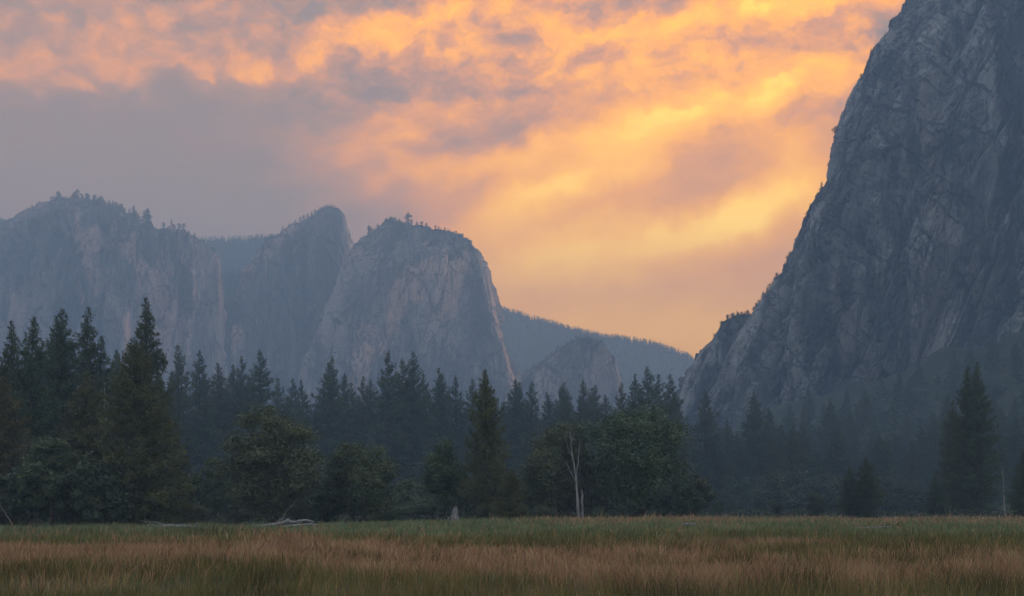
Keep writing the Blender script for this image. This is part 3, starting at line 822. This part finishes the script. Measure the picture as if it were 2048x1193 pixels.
def leaf_mass(name, pts, rad, per, leaf, mat, label, seed):
    rng = np.random.RandomState(seed)
    m = len(pts) * per
    v = unit(rng.normal(size=(m, 3))); v[:, 2] = np.abs(v[:, 2])
    c = np.repeat(pts, per, 0) + v * (np.repeat(rad, per) * rng.rand(m) ** .45)[:, None] * np.array([1.25, 1.25, 1.0])
    nrm = unit(v + rng.normal(size=(m, 3)) * .8 + np.array([0, 0, .4]))
    a = unit(np.cross(nrm, rng.normal(size=(m, 3)))); b = np.cross(nrm, a)
    s = leaf * rng.uniform(.6, 1.4, m)[:, None]
    V = np.stack([c - a * s * .6, c + b * s * .35, c + a * s * .6, c - b * s * .35], 1).reshape(-1, 3)
    t = np.clip(np.repeat(rng.rand(len(pts)), per) * .6 + rng.rand(m) * .4, 0, 1)
    tag(link(name, mk_mesh(name, V, np.arange(len(V)).reshape(-1, 4), M[mat], False, {'tint': np.repeat(t, 4)})), kind='stuff', label=label)
rng = np.random.RandomState(41)
D_ = rng.uniform(195, 290, 420); p_ = rng.uniform(-80, 2130, 420)
D_ = np.where(p_ > 1380, D_ + 60, D_)
x_ = (p_ - 1024) / F * D_
leaf_mass('undergrowth', np.stack([x_, D_, ground_h(x_, D_)], -1), rng.uniform(.9, 2.3, 420), 110, .34, 'farleaf', 'dark undergrowth along the foot of the wood', 5)
D_ = rng.uniform(500, 960, 2600); p_ = rng.uniform(1380, 2160, 2600)
x_ = (p_ - 1024) / F * D_
k_ = (talus_h(x_, D_) > 4) & (fbm(np.stack([x_ / 40, D_ / 40, x_ * 0], -1), 3) > -.22)
x_ = x_[k_]; D_ = D_[k_]
leaf_mass('apron_brush', np.stack([x_, D_, ground_h(x_, D_)], -1), rng.uniform(2.0, 5.5, len(x_)), 60, 1.0, 'apron', 'dense brush over the steep apron of the wall', 6)
mb_, nb_, bb_ = principled('boulder_granite', .9, .12)
nb_.put(bb_.inputs['Base Color'], nb_.mix(nb_.sst(nb_.noise(nb_.n('ShaderNodeTexCoord').outputs['Object'], .7, 5, .6), .35, .65), (.13, .125, .12), (.24, .23, .22)))
for i, (px, py, D) in enumerate([(2028, 848, 640), (2005, 838, 660), (2040, 868, 620), (1985, 822, 690), (1865, 858, 700), (1955, 735, 830), (1938, 728, 850), (1918, 752, 820), (2020, 815, 690), (1880, 780, 800)]):
    x = (px - 1024) / F * D
    q = unit(np.random.RandomState(i).normal(size=(60, 3)))
    th_, ph_ = np.meshgrid(np.linspace(0, 2 * pi, 15)[:-1], np.linspace(.05, pi - .05, 9))
    sp = np.stack([np.sin(ph_) * np.cos(th_), np.sin(ph_) * np.sin(th_), np.cos(ph_)], -1).reshape(-1, 3)
    rad_ = 1 + .35 * fbm(sp * 1.3 + i * 5, 3)
    rad_ = np.minimum(rad_, 1.05)
    sz_ = rr.uniform(1.6, 2.8)
    bo = link('boulder', mk_mesh('boulder', sp * rad_[:, None] * sz_ * np.array([1.3, 1, .8]), grid_faces(9, 14, True), mb_, False), None, (x, D, gzs(x, D) + sz_ * .9))
    tag(bo, 'pale granite boulder lying in the brush of the apron', 'boulder', 'boulders on the apron of the wall')

# ------------------------------------------------------------------ small trees on the skyline
def crest(name, px):
    P, D = ROCK[name]
    q = P.reshape(-1, 3)
    pxs = 1024 + F * q[:, 0] / q[:, 1]
    m = np.abs(pxs - px) < 3.5
    if not m.any(): return None
    q = q[m]
    return q[np.argmax(q[:, 2] / q[:, 1])]
def sky_tree(pt, hpx, k, label, group):
    D = pt[1]
    h = hpx / F * D
    kit = SMALL[k]
    s = h / kit[2]
    e = bpy.data.objects.new('skyline_tree', None); COL.objects.link(e)
    e.location = (pt[0], pt[1] + .5, pt[2] - h * .08)
    e.scale = (s * rr.uniform(1.0, 1.7), s * rr.uniform(1.0, 1.7), s * rr.uniform(.75, 1.05)); e.rotation_euler = (0, 0, rr.uniform(0, 6))
    tag(e, label, 'tree', group)
    link('trunk', kit[0], e); link('crown', kit[1], e)
for nm, lst, lab in [('massif', [(100, 10, 1), (112, 13, 1), (118, 12, 1), (150, 12, 1), (157, 17, 1), (163, 10, 1), (172, 14, 1), (180, 10, 0), (190, 9, 1), (200, 9, 0), (208, 10, 0), (222, 13, 0), (228, 17, 0), (236, 11, 1), (246, 14, 1),
                                 (252, 10, 1), (262, 18, 0), (270, 26, 0), (275, 24, 0), (281, 22, 0), (287, 30, 0), (294, 27, 0), (298, 20, 0), (330, 12, 1), (345, 10, 0), (361, 12, 1), (369, 10, 1), (380, 13, 0), (388, 11, 0), (75, 8, 1), (60, 8, 1)], 'small tree on the brow of the broad massif'),
                     ('rock_spire', [(575, 8, 0), (588, 9, 0), (598, 12, 0), (604, 10, 1), (612, 12, 0), (620, 15, 0), (627, 9, 1), (540, 12, 1), (520, 10, 0), (702, 14, 0)], 'small tree on the ridge of the pointed spire'),
                     ('rock_dome', [(735, 16, 1), (738, 12, 0), (752, 9, 1), (768, 10, 1), (770, 8, 1), (817, 20, 1), (826, 13, 0), (834, 10, 0), (846, 9, 1), (856, 8, 1), (868, 8, 1), (880, 7, 1), (891, 7, 1), (910, 6, 1), (946, 9, 1), (958, 8, 1)], 'small tree on the top of the domed rock'),
                     ('rock_knob', [(1128, 9, 0), (1140, 7, 1), (1150, 8, 1), (1160, 9, 0), (1170, 7, 1), (1112, 7, 1), (1100, 7, 0)], 'small tree on the low rock knob'),
                     ('cliff_buttress', [(1440, 9, 1), (1452, 9, 1), (1462, 11, 1), (1472, 8, 1), (1480, 8, 1), (1492, 9, 1), (1425, 7, 1)], 'small bushy tree on top of the buttress')]:
    for px, h, k in lst:
        pt = crest(nm, px)
        if pt is not None: sky_tree(pt, h * 1.1, k, lab, lab.replace('small', 'small').replace('tree', 'trees', 1))
edge_v = CL[:, len(s_b):len(s_b) + 40].reshape(-1, 3)
edge_py = HY - F * (edge_v[:, 2] - EYE) / edge_v[:, 1]
for py, h, k in [(104, 14, 0), (150, 10, 1), (196, 8, 1), (262, 16, 1), (268, 12, 1), (278, 10, 1), (376, 18, 0), (380, 10, 1), (428, 12, 1), (436, 9, 1), (508, 10, 1), (516, 12, 1), (552, 14, 1), (560, 13, 1), (566, 12, 0), (574, 14, 1), (582, 12, 1),
                 (590, 12, 1), (596, 10, 1), (604, 12, 1), (611, 10, 1), (618, 11, 1), (330, 8, 1), (478, 8, 1)]:
    m = np.abs(edge_py - py) < 2.5
    q = edge_v[m]
    pt = q[np.argmin(q[:, 0] / q[:, 1])]
    sky_tree(pt + np.array([.6, 0, -1.0]), h, k, 'small tree clinging to the edge of the big wall', 'small trees on the edge of the big wall')

def tiny_forest(pts, hts, rng, k=9):
    """many low-detail conifers joined: each a ring of ragged skirts"""
    n = len(pts)
    C, Dd, Ln, Wd = [], [], [], []
    for j in range(k * 3):
        u = (j + .5) / (k * 3)
        a = rng.uniform(0, 2 * pi, n)
        r = hts * .30 * (1 - u) ** .8 * rng.uniform(.5, 1.1, n)
        C.append(pts + np.stack([np.cos(a) * r * .6, np.sin(a) * r * .6, hts * (.06 + .9 * u)], -1))
        Dd.append(unit(np.stack([np.cos(a), np.sin(a), rng.uniform(-.3, .9, n) + u * 2], -1)))
        Ln.append(np.maximum(r * 1.6, hts * .20)); Wd.append(np.maximum(r * 1.1, hts * .09))
    V, T3 = blades(np.concatenate(C), np.concatenate(Dd), np.concatenate(Ln), np.concatenate(Wd), rng)
    return V, T3, np.repeat(rng.rand(len(V) // 3), 3)
rng = np.random.RandomState(77)
for nm, lo, hi, n, h0, h1, lab in [('far_hill', 960, 1560, 2600, 9, 17, 'conifers covering the long hillside in the valley gap'), ('wooded_hill', 335, 640, 900, 8, 16, 'conifers lining the level ridge'), ('gully_hill', 402, 598, 500, 8, 15, 'conifers filling the dark gully')]:
    P, D = ROCK[nm]
    nr_, nx_ = P.shape[:2]
    r = (rng.rand(n) ** 2.2 * (nr_ - 1) * .85); r[:n // 4] = rng.rand(n // 4) * .9
    c = rng.rand(n) * (nx_ - 1)
    pts = P[r.astype(int), c.astype(int)] + rng.normal(size=(n, 3)) * (2, 1, 0)
    V, T3, a = tiny_forest(pts - (0, 0, 1), rng.uniform(h0, h1, n), rng, 4)
    tag(link('forest', mk_mesh('forest', V, T3, M['farleaf'], False, {'tint': a})), kind='stuff', label=lab)
def brush(Pg, n, h0, h1, lab, nzmin, rng, cols=None, upper=None):
    """brush on ledges: points where the rock lies back"""
    Nn = grid_normals(Pg)
    if Nn[..., 1].mean() > 0: Nn = -Nn
    nzv = Nn[..., 2]
    q = Pg.reshape(-1, 3)
    wgt = np.clip(nzv.ravel() - nzmin, 0, .6) * sstep(fbm(q / 45 + 4, 3), -.25, .3)
    if upper is not None: wgt = wgt * upper(q)
    idx = rng.choice(len(q), n, p=wgt / wgt.sum())
    V, T3, a = tiny_forest(q[idx] - (0, 0, .4), rng.uniform(h0, h1, n) * rng.uniform(.5, 1, n), rng, 3)
    tag(link('brush', mk_mesh('brush', V, T3, M['farleaf'], False, {'tint': a})), kind='stuff', label=lab)
brush(CL[:, len(s_b):-50], 1500, 2.0, 6.5, 'dark brush and stunted trees on the ledges of the big wall', .30, rng)
brush(ROCK['rock_dome'][0], 500, 4, 10, 'brush and trees on the ledges of the domed rock', .35, rng)
brush(ROCK['rock_spire'][0], 400, 4, 10, 'brush and trees on the flank of the spire', .35, rng)
brush(ROCK['massif'][0], 800, 4, 11, 'brush and trees on the brow of the massif', .3, rng)
brush(ROCK['cliff_buttress'][0], 260, 2, 6, 'brush on the buttress', .25, rng)
brush(ROCK['rock_knob'][0], 220, 4, 9, 'brush on the rock knob', .3, rng)

# ------------------------------------------------------------------ dead wood
def branchy(name, base, limbs, mat, label, cat, group=None, sides=7):
    """dead wood: first limb is the trunk mesh, the others are branch parts; points are local metres"""
    e = bpy.data.objects.new(name, None); COL.objects.link(e)
    e.location = base; e.scale = (DS,) * 3
    tag(e, label, cat, group)
    for i, (pts, r0, r1) in enumerate(limbs):
        pts = np.asarray(pts, float)
        t = np.linspace(0, 1, max(len(pts) * 4, 6))
        src = np.linspace(0, 1, len(pts))
        pp = np.stack([np.interp(t, src, pts[:, j]) for j in range(3)], -1)
        pp += np.random.RandomState(i + len(name)).normal(size=pp.shape) * r0 * .12
        rr_ = (r0 + (r1 - r0) * t) * (1 + .12 * np.random.RandomState(i).normal(size=len(t)))
        V, T3 = tube(pp, np.maximum(rr_, .012), sides)
        link('trunk' if i == 0 else 'branch', mk_mesh('dead_limb', V, T3, M[mat], True), e)
    return e
def at(px, D, dz=0.):
    D *= DS
    x = (px - 1024) / F * D
    return (x, D, gzs(x, D) + dz)
u = 205 / F
branchy('bare_snag', at(1158, 205, -.2), [([(0, 0, 0), (-.25, 0, 4), (-.5, .1, 7.2), (-.9, 0, 9.5), (-1.15, 0, 11.5), (-1.2, .1, 14.3)], .20, .03),
    ([(-.45, .1, 6.8), (-.15, .1, 8.6), (0, 0, 10.8), (.5, .1, 12.3)], .10, .025), ([(-.3, 0, 6.0), (-1.0, 0, 7.0), (-1.7, .1, 8.6), (-2.2, 0, 9.0)], .10, .02),
    ([(-.95, 0, 9.7), (-1.5, 0, 10.6), (-1.9, 0, 12.0)], .07, .02), ([(-.05, 0, 10.4), (.1, .1, 11.4), (.05, .1, 12.9)], .05, .015), ([(-1.1, 0, 11.6), (-.7, .2, 12.8), (-.75, .1, 13.8)], .05, .015),
    ([(-1.4, .1, 8.0), (-2.3, .2, 7.6)], .045, .012), ([(-1.15, 0, 12.2), (-1.55, 0, 13.6)], .04, .012)], 'snag', 'bare forked snag with thin pale limbs before the dense oak', 'dead tree')
branchy('snag_trunk', at(1164, 205.5, -.2), [([(0, 0, 0), (.02, 0, 2.2), (0, 0, 4.6), (-.05, 0, 4.9)], .21, .10)], 'stump', 'short pale barkless trunk beside the bare forked snag', 'dead tree')
branchy('grey_snag', at(2010, 300, -.2), [([(0, 0, 0), (-.2, 0, 5), (-.6, 0, 10.5)], .22, .05), ([(-.3, 0, 6), (.9, 0, 7.4)], .07, .02), ([(-.2, 0, 4.5), (-1.3, 0, 5.6)], .07, .02), ([(-.45, 0, 8), (.3, 0, 9.2)], .05, .02)], 'snag', 'thin grey snag past the close pair of pines', 'dead tree')
branchy('bare_snag', at(205, 245, 0), [([(0, 0, 0), (.1, 0, 12), (.4, 0, 24)], .22, .05), ([(.2, 0, 19), (1.2, 0, 21.5)], .06, .02), ([(.3, 0, 20.5), (-.6, 0, 22.4)], .06, .02)], 'snag', 'thin bare trunk showing between the two bushy cedars', 'dead tree')
LG = 'bleached logs below the round oak'
L0 = at(560, 178)
branchy('fallen_log', (L0[0], L0[1], L0[2]), [([(-4.2, 0, .12), (-2.2, .3, .42), (-.8, .2, .55), (.5, -.2, .80), (1.2, -.4, 1.05)], .12, .30), ([(-2.0, .3, .5), (-2.2, .2, .95), (-1.9, .1, 1.35)], .06, .02), ([(-.4, 0, .7), (-.1, -.2, 1.15), (.6, -.3, 1.35)], .09, .03)], 'dead', 'bleached log rising to a thick broken end below the round oak', 'log', LG)
branchy('fallen_log', at(588, 177), [([(-1.4, 0, .30), (.6, -.1, .45), (2.2, 0, .62), (3.6, .2, .30), (4.6, .2, .1)], .17, .05), ([(.3, 0, .5), (1.0, .3, 1.0), (1.9, .3, 1.25)], .07, .02)], 'dead', 'thin curved bleached log lying in the grass below the round oak', 'log', LG)
branchy('fallen_log', at(590, 180), [([(-1.6, 0, .7), (0, .2, .85), (1.2, .1, 1.1), (2.4, 0, .9)], .24, .10)], 'dead', 'short thick bleached log behind the curved one', 'log', LG)
branchy('dead_branch', at(561, 179), [([(0, 0, .4), (.25, 0, 1.5), (1.0, 0, 2.6), (2.1, .1, 3.7)], .065, .02), ([(1.2, 0, 2.8), (1.8, .2, 3.0), (2.5, .2, 3.0)], .03, .012)], 'dead', 'thin arched dead branch standing up from the bleached logs', 'branch')
branchy('fallen_log', at(365, 172), [([(-2.4, 0, .45), (-.8, .1, .5), (1.0, 0, .42), (2.6, .1, .25)], .20, .10), ([(-1.8, 0, .5), (-3.2, .3, .9), (-5.2, .4, 1.1)], .08, .02), ([(-2.2, 0, .5), (-3.6, .1, .6), (-4.6, 0, 1.4)], .06, .02)], 'dead', 'low pale log with bare twigs near the foot of the brownish cedar', 'log')
branchy('fallen_log', at(1379, 118), [([(-.62, 0, .62), (0, 0, .66), (.55, .05, .62)], .075, .06)], 'dead', 'short pale log lying in the far green grass', 'log')
branchy('fallen_log', at(1750, 108), [([(-1.2, 0, .56), (0, 0, .60), (1.2, .1, .66)], .06, .04), ([(-.3, 0, .6), (-1.9, .2, .58)], .05, .02)], 'dead', 'thin pale split log in the grass under the wall', 'log')
branchy('leaning_pole', at(18, 178, 0), [([(.9, 0, 0), (-.4, 0, 2.2), (-1.4, 0, 3.8)], .06, .03)], 'snag', 'thin bare pole leaning before the shaded stand', 'branch')
# pale broken stump
sx, sy, sz = at(908, 190)
th = np.linspace(0, 2 * pi, 25)[:-1]
rs = np.random.RandomState(9)
jag = 2.0 + .40 * np.sin(th + 2.4) + .18 * np.sin(th * 3) + rs.normal(size=24) * .08
rows = []
for i in range(10):
    f = i / 9
    r = (.86 - .42 * f ** .6 + .5 * np.exp(-f * 7)) * (1 + .10 * np.sin(th * 5 + f) + .05 * rs.normal(size=24))
    rows.append(np.stack([r * np.cos(th) + .16 * f, r * np.sin(th), f * jag + .05], -1))
inner = rows[-1] * np.array([.55, .55, .8]); inner[:, 0] += .07
rows.append(inner); rows.append(inner * np.array([.3, .3, .7]))
Vst = np.concatenate(rows)
est = bpy.data.objects.new('tree_stump', None); COL.objects.link(est); est.location = (sx, sy, sz)
tag(est, 'pale splintered stump standing at the meadow edge', 'stump')
link('trunk', mk_mesh('stump', Vst, grid_faces(12, 24, True), M['stump'], False), est)
link('root', mk_mesh('stump_root', *tube(np.array([(-.5, -.2, 1.0), (-.9, -.3, .8), (-1.05, -.3, .1)]), np.array([.12, .28, .42]), 8), M['stump'], True), est); est.scale = (.68, .68, .86)

# ------------------------------------------------------------------ meadow grass (uncountable: two sheets of blades)
mgr, n, b = principled('grass_blades', .75, .15)
n.put(b.inputs['Base Color'], n.n('ShaderNodeAttribute', attribute_name='blade').outputs['Color'])
rng = np.random.RandomState(3)
def species(x, y):
    """share of reddish dry grass and of tall green sedge at a spot of the meadow"""
    p = np.stack([x, y, np.zeros_like(x)], -1)
    s = x / y
    n1 = fbm(p * np.array([.05, .035, 1]) + 2, 3); n2 = fbm(p * np.array([.16, .10, 1]) + 7, 3)
    n3 = fbm(p * np.array([.028, .05, 1]) + 19, 2)
    far = 64 + n1 * 24 + n3 * 18 + n2 * 8 - sstep(s, .02, .3) * 9 + sstep(-s, .05, .3) * 7
    near = 35 + n1 * 16 + n3 * 10 + n2 * 6 + sstep(-s, .05, .3) * 5 - sstep(s, -.05, .15) * 6
    dry = sstep(y, near - 3, near + 4) * (1 - sstep(y, far - 5, far + 5))
    dry = np.maximum(dry, .55 * sstep(n2 + .4 * n1, .12, .5) * (1 - sstep(y, near, near + 3)))
    dry = np.maximum(dry, .5 * sstep(y + n2 * 30, 122, 142) * sstep(s, -.02, .06))
    dry = np.maximum(dry, (.6 - .35 * sstep(y, 60, 80)) * sstep(n2 + n3 * .5, .12, .42))
    dry = dry * (1 - .75 * sstep(-n2 + n3 * .4, .12, .4)) * (1 - .6 * sstep(s, .02, .22) * sstep(n1 - n2, -.35, .2)) * .88 + .03
    return np.clip(dry, 0, 1)
def grass(name, y0, y1, dens, wid, hgt, seed, label, seg=2):
    rng = np.random.RandomState(seed)
    N0 = int(dens(y0) * .86 * y0 * (y1 - y0) * 2.2)
    # sample y with density falling by distance
    yy = np.linspace(y0, y1, 400); pdf = dens(yy) * yy; cdf = np.cumsum(pdf); tot = np.sum(pdf) * (yy[1] - yy[0]) * .86
    n_ = int(tot)
    y = np.interp(rng.rand(n_), cdf / cdf[-1], yy)
    x = (rng.rand(n_) - .5) * .86 * y
    # clumping
    cx = pnoise(np.stack([x * .9, y * .9, np.full(n_, 3.3)], -1)); keep = rng.rand(n_) < np.clip(.75 + cx * .9, .25, 1)
    x = x[keep]; y = y[keep]; n_ = len(x)
    z = ground_h(x, y) - .03
    dry = species(x, y)
    isd = rng.rand(n_) < dry
    p = np.stack([x, y, np.zeros(n_)], -1)
    hn = fbm(p * .12 + 30, 3)
    h = hgt * (1 + hn * .9) * rng.uniform(.5, 1.2, n_) * np.where(isd, 1.12, .95) * np.where(rng.rand(n_) < .06, 1.45, 1.0)
    sed = sstep(fbm(p * np.array([.09, .05, 1]) + 60, 3), -.1, .35) * sstep(-x / y, .10, .22) * sstep(y, 72, 84) * (1 - sstep(y, 115, 140))
    tuf = sstep(fbm(p * np.array([.30, .22, 1]) + 80, 3), .10, .34) * (1 - sstep(y, 55, 75))
    isd = isd & (rng.rand(n_) > tuf * .9)
    h = h * (1 + .4 * tuf) * (1 + 1.1 * sed) * (1 + .5 * sstep(fbm(p * .25 + 44, 2), .1, .5) * sstep(y, 120, 150))
    wd = wid * y / 30 * rng.uniform(.7, 1.3, n_)
    a = rng.uniform(0, pi, n_); side = np.stack([np.cos(a), np.sin(a) * .4, np.zeros(n_)], -1)
    ln = rng.normal(size=(n_, 2)) * .26 + np.stack([.03 + .2 * pnoise(p * .3 + 5), .2 * pnoise(p * .3 + 9)], -1)
    lean = np.stack([ln[:, 0], ln[:, 1], np.zeros(n_)], -1) * h[:, None]
    B = np.stack([x, y, z], -1); up = np.array([0, 0, 1.])
    mid = B + up * (h * .55)[:, None] + lean * .3
    tip = B + up * (h * rng.uniform(.88, 1.0, n_))[:, None] + lean
    hw = (wd * .5)[:, None] * side
    headw = np.where(isd, 1.15, .8)[:, None]
    V = np.stack([B - hw * .7, B + hw * .7, mid + hw * headw, mid - hw * headw, tip], 1).reshape(-1, 3)
    o = np.arange(n_)[:, None] * 5
    T3 = np.concatenate([o + [0, 1, 2], o + [0, 2, 3], o + [3, 2, 4]])
    # colours of the species and of each plant
    tone = rng.rand(n_)[:, None]; pn = fbm(p * np.array([.45, .3, 1]) + 11, 4)[:, None]
    redd = np.array([.235, .105, .058]) * (1 - tone) + np.array([.37, .215, .125]) * tone
    straw = np.array([.30, .21, .09])
    d_c = np.where(rng.rand(n_)[:, None] < .2 + .3 * pn, straw, redd)
    gfar = sstep(y, 60, 95)[:, None]
    g_c = (np.array([.085, .085, .026]) * (1 - gfar) + np.array([.115, .140, .064]) * gfar) * (.65 + .75 * tone)
    oliv = np.array([.16, .11, .034])
    g_c = np.where(rng.rand(n_)[:, None] < .35 * (1 - gfar) + .03 + .3 * pn, oliv * (.7 + .6 * tone), g_c)
    g_c = g_c * (1 - .45 * sed[:, None]) * (1 - .5 * tuf[:, None]) * (1 + .9 * pn)
    col = np.clip(np.where(isd[:, None], d_c * (1 + .5 * pn), g_c), .01, .7)
    # dry plants keep a greenish stalk under the coloured head
    stalk = np.where(isd[:, None], .55 * col + .45 * np.array([.10, .10, .034]), col)
    bl = np.stack([stalk, stalk, col, col, col * 1.12], 1).reshape(-1, 3)
    me = mk_mesh(name, V, T3, mgr, False, {'blade': bl})
    tag(link(name, me), kind='stuff', label=label)
grass('meadow_grass', 15, 70, lambda y: 105 * np.minimum(1, 34 / y), .009, .44, 1, 'tall reddish and green grass of the near meadow')
grass('far_grass', 70, 195, lambda y: 30 * (70 / y) ** 1.2, .012, .54, 2, 'green grass of the far meadow')

rng = np.random.RandomState(52)
n_ = 190
p_ = np.where(rng.rand(n_) < .5, rng.uniform(-60, 520, n_), rng.uniform(-60, 2110, n_)); D_ = rng.uniform(150, 186, n_)
x_ = (p_ - 1024) / F * D_
leaf_mass('edge_shrubs', np.stack([x_, D_, ground_h(x_, D_)], -1), rng.uniform(.3, .95, n_), 90, .16, 'willow', 'low shrubs and weeds along the far edge of the meadow', 8)
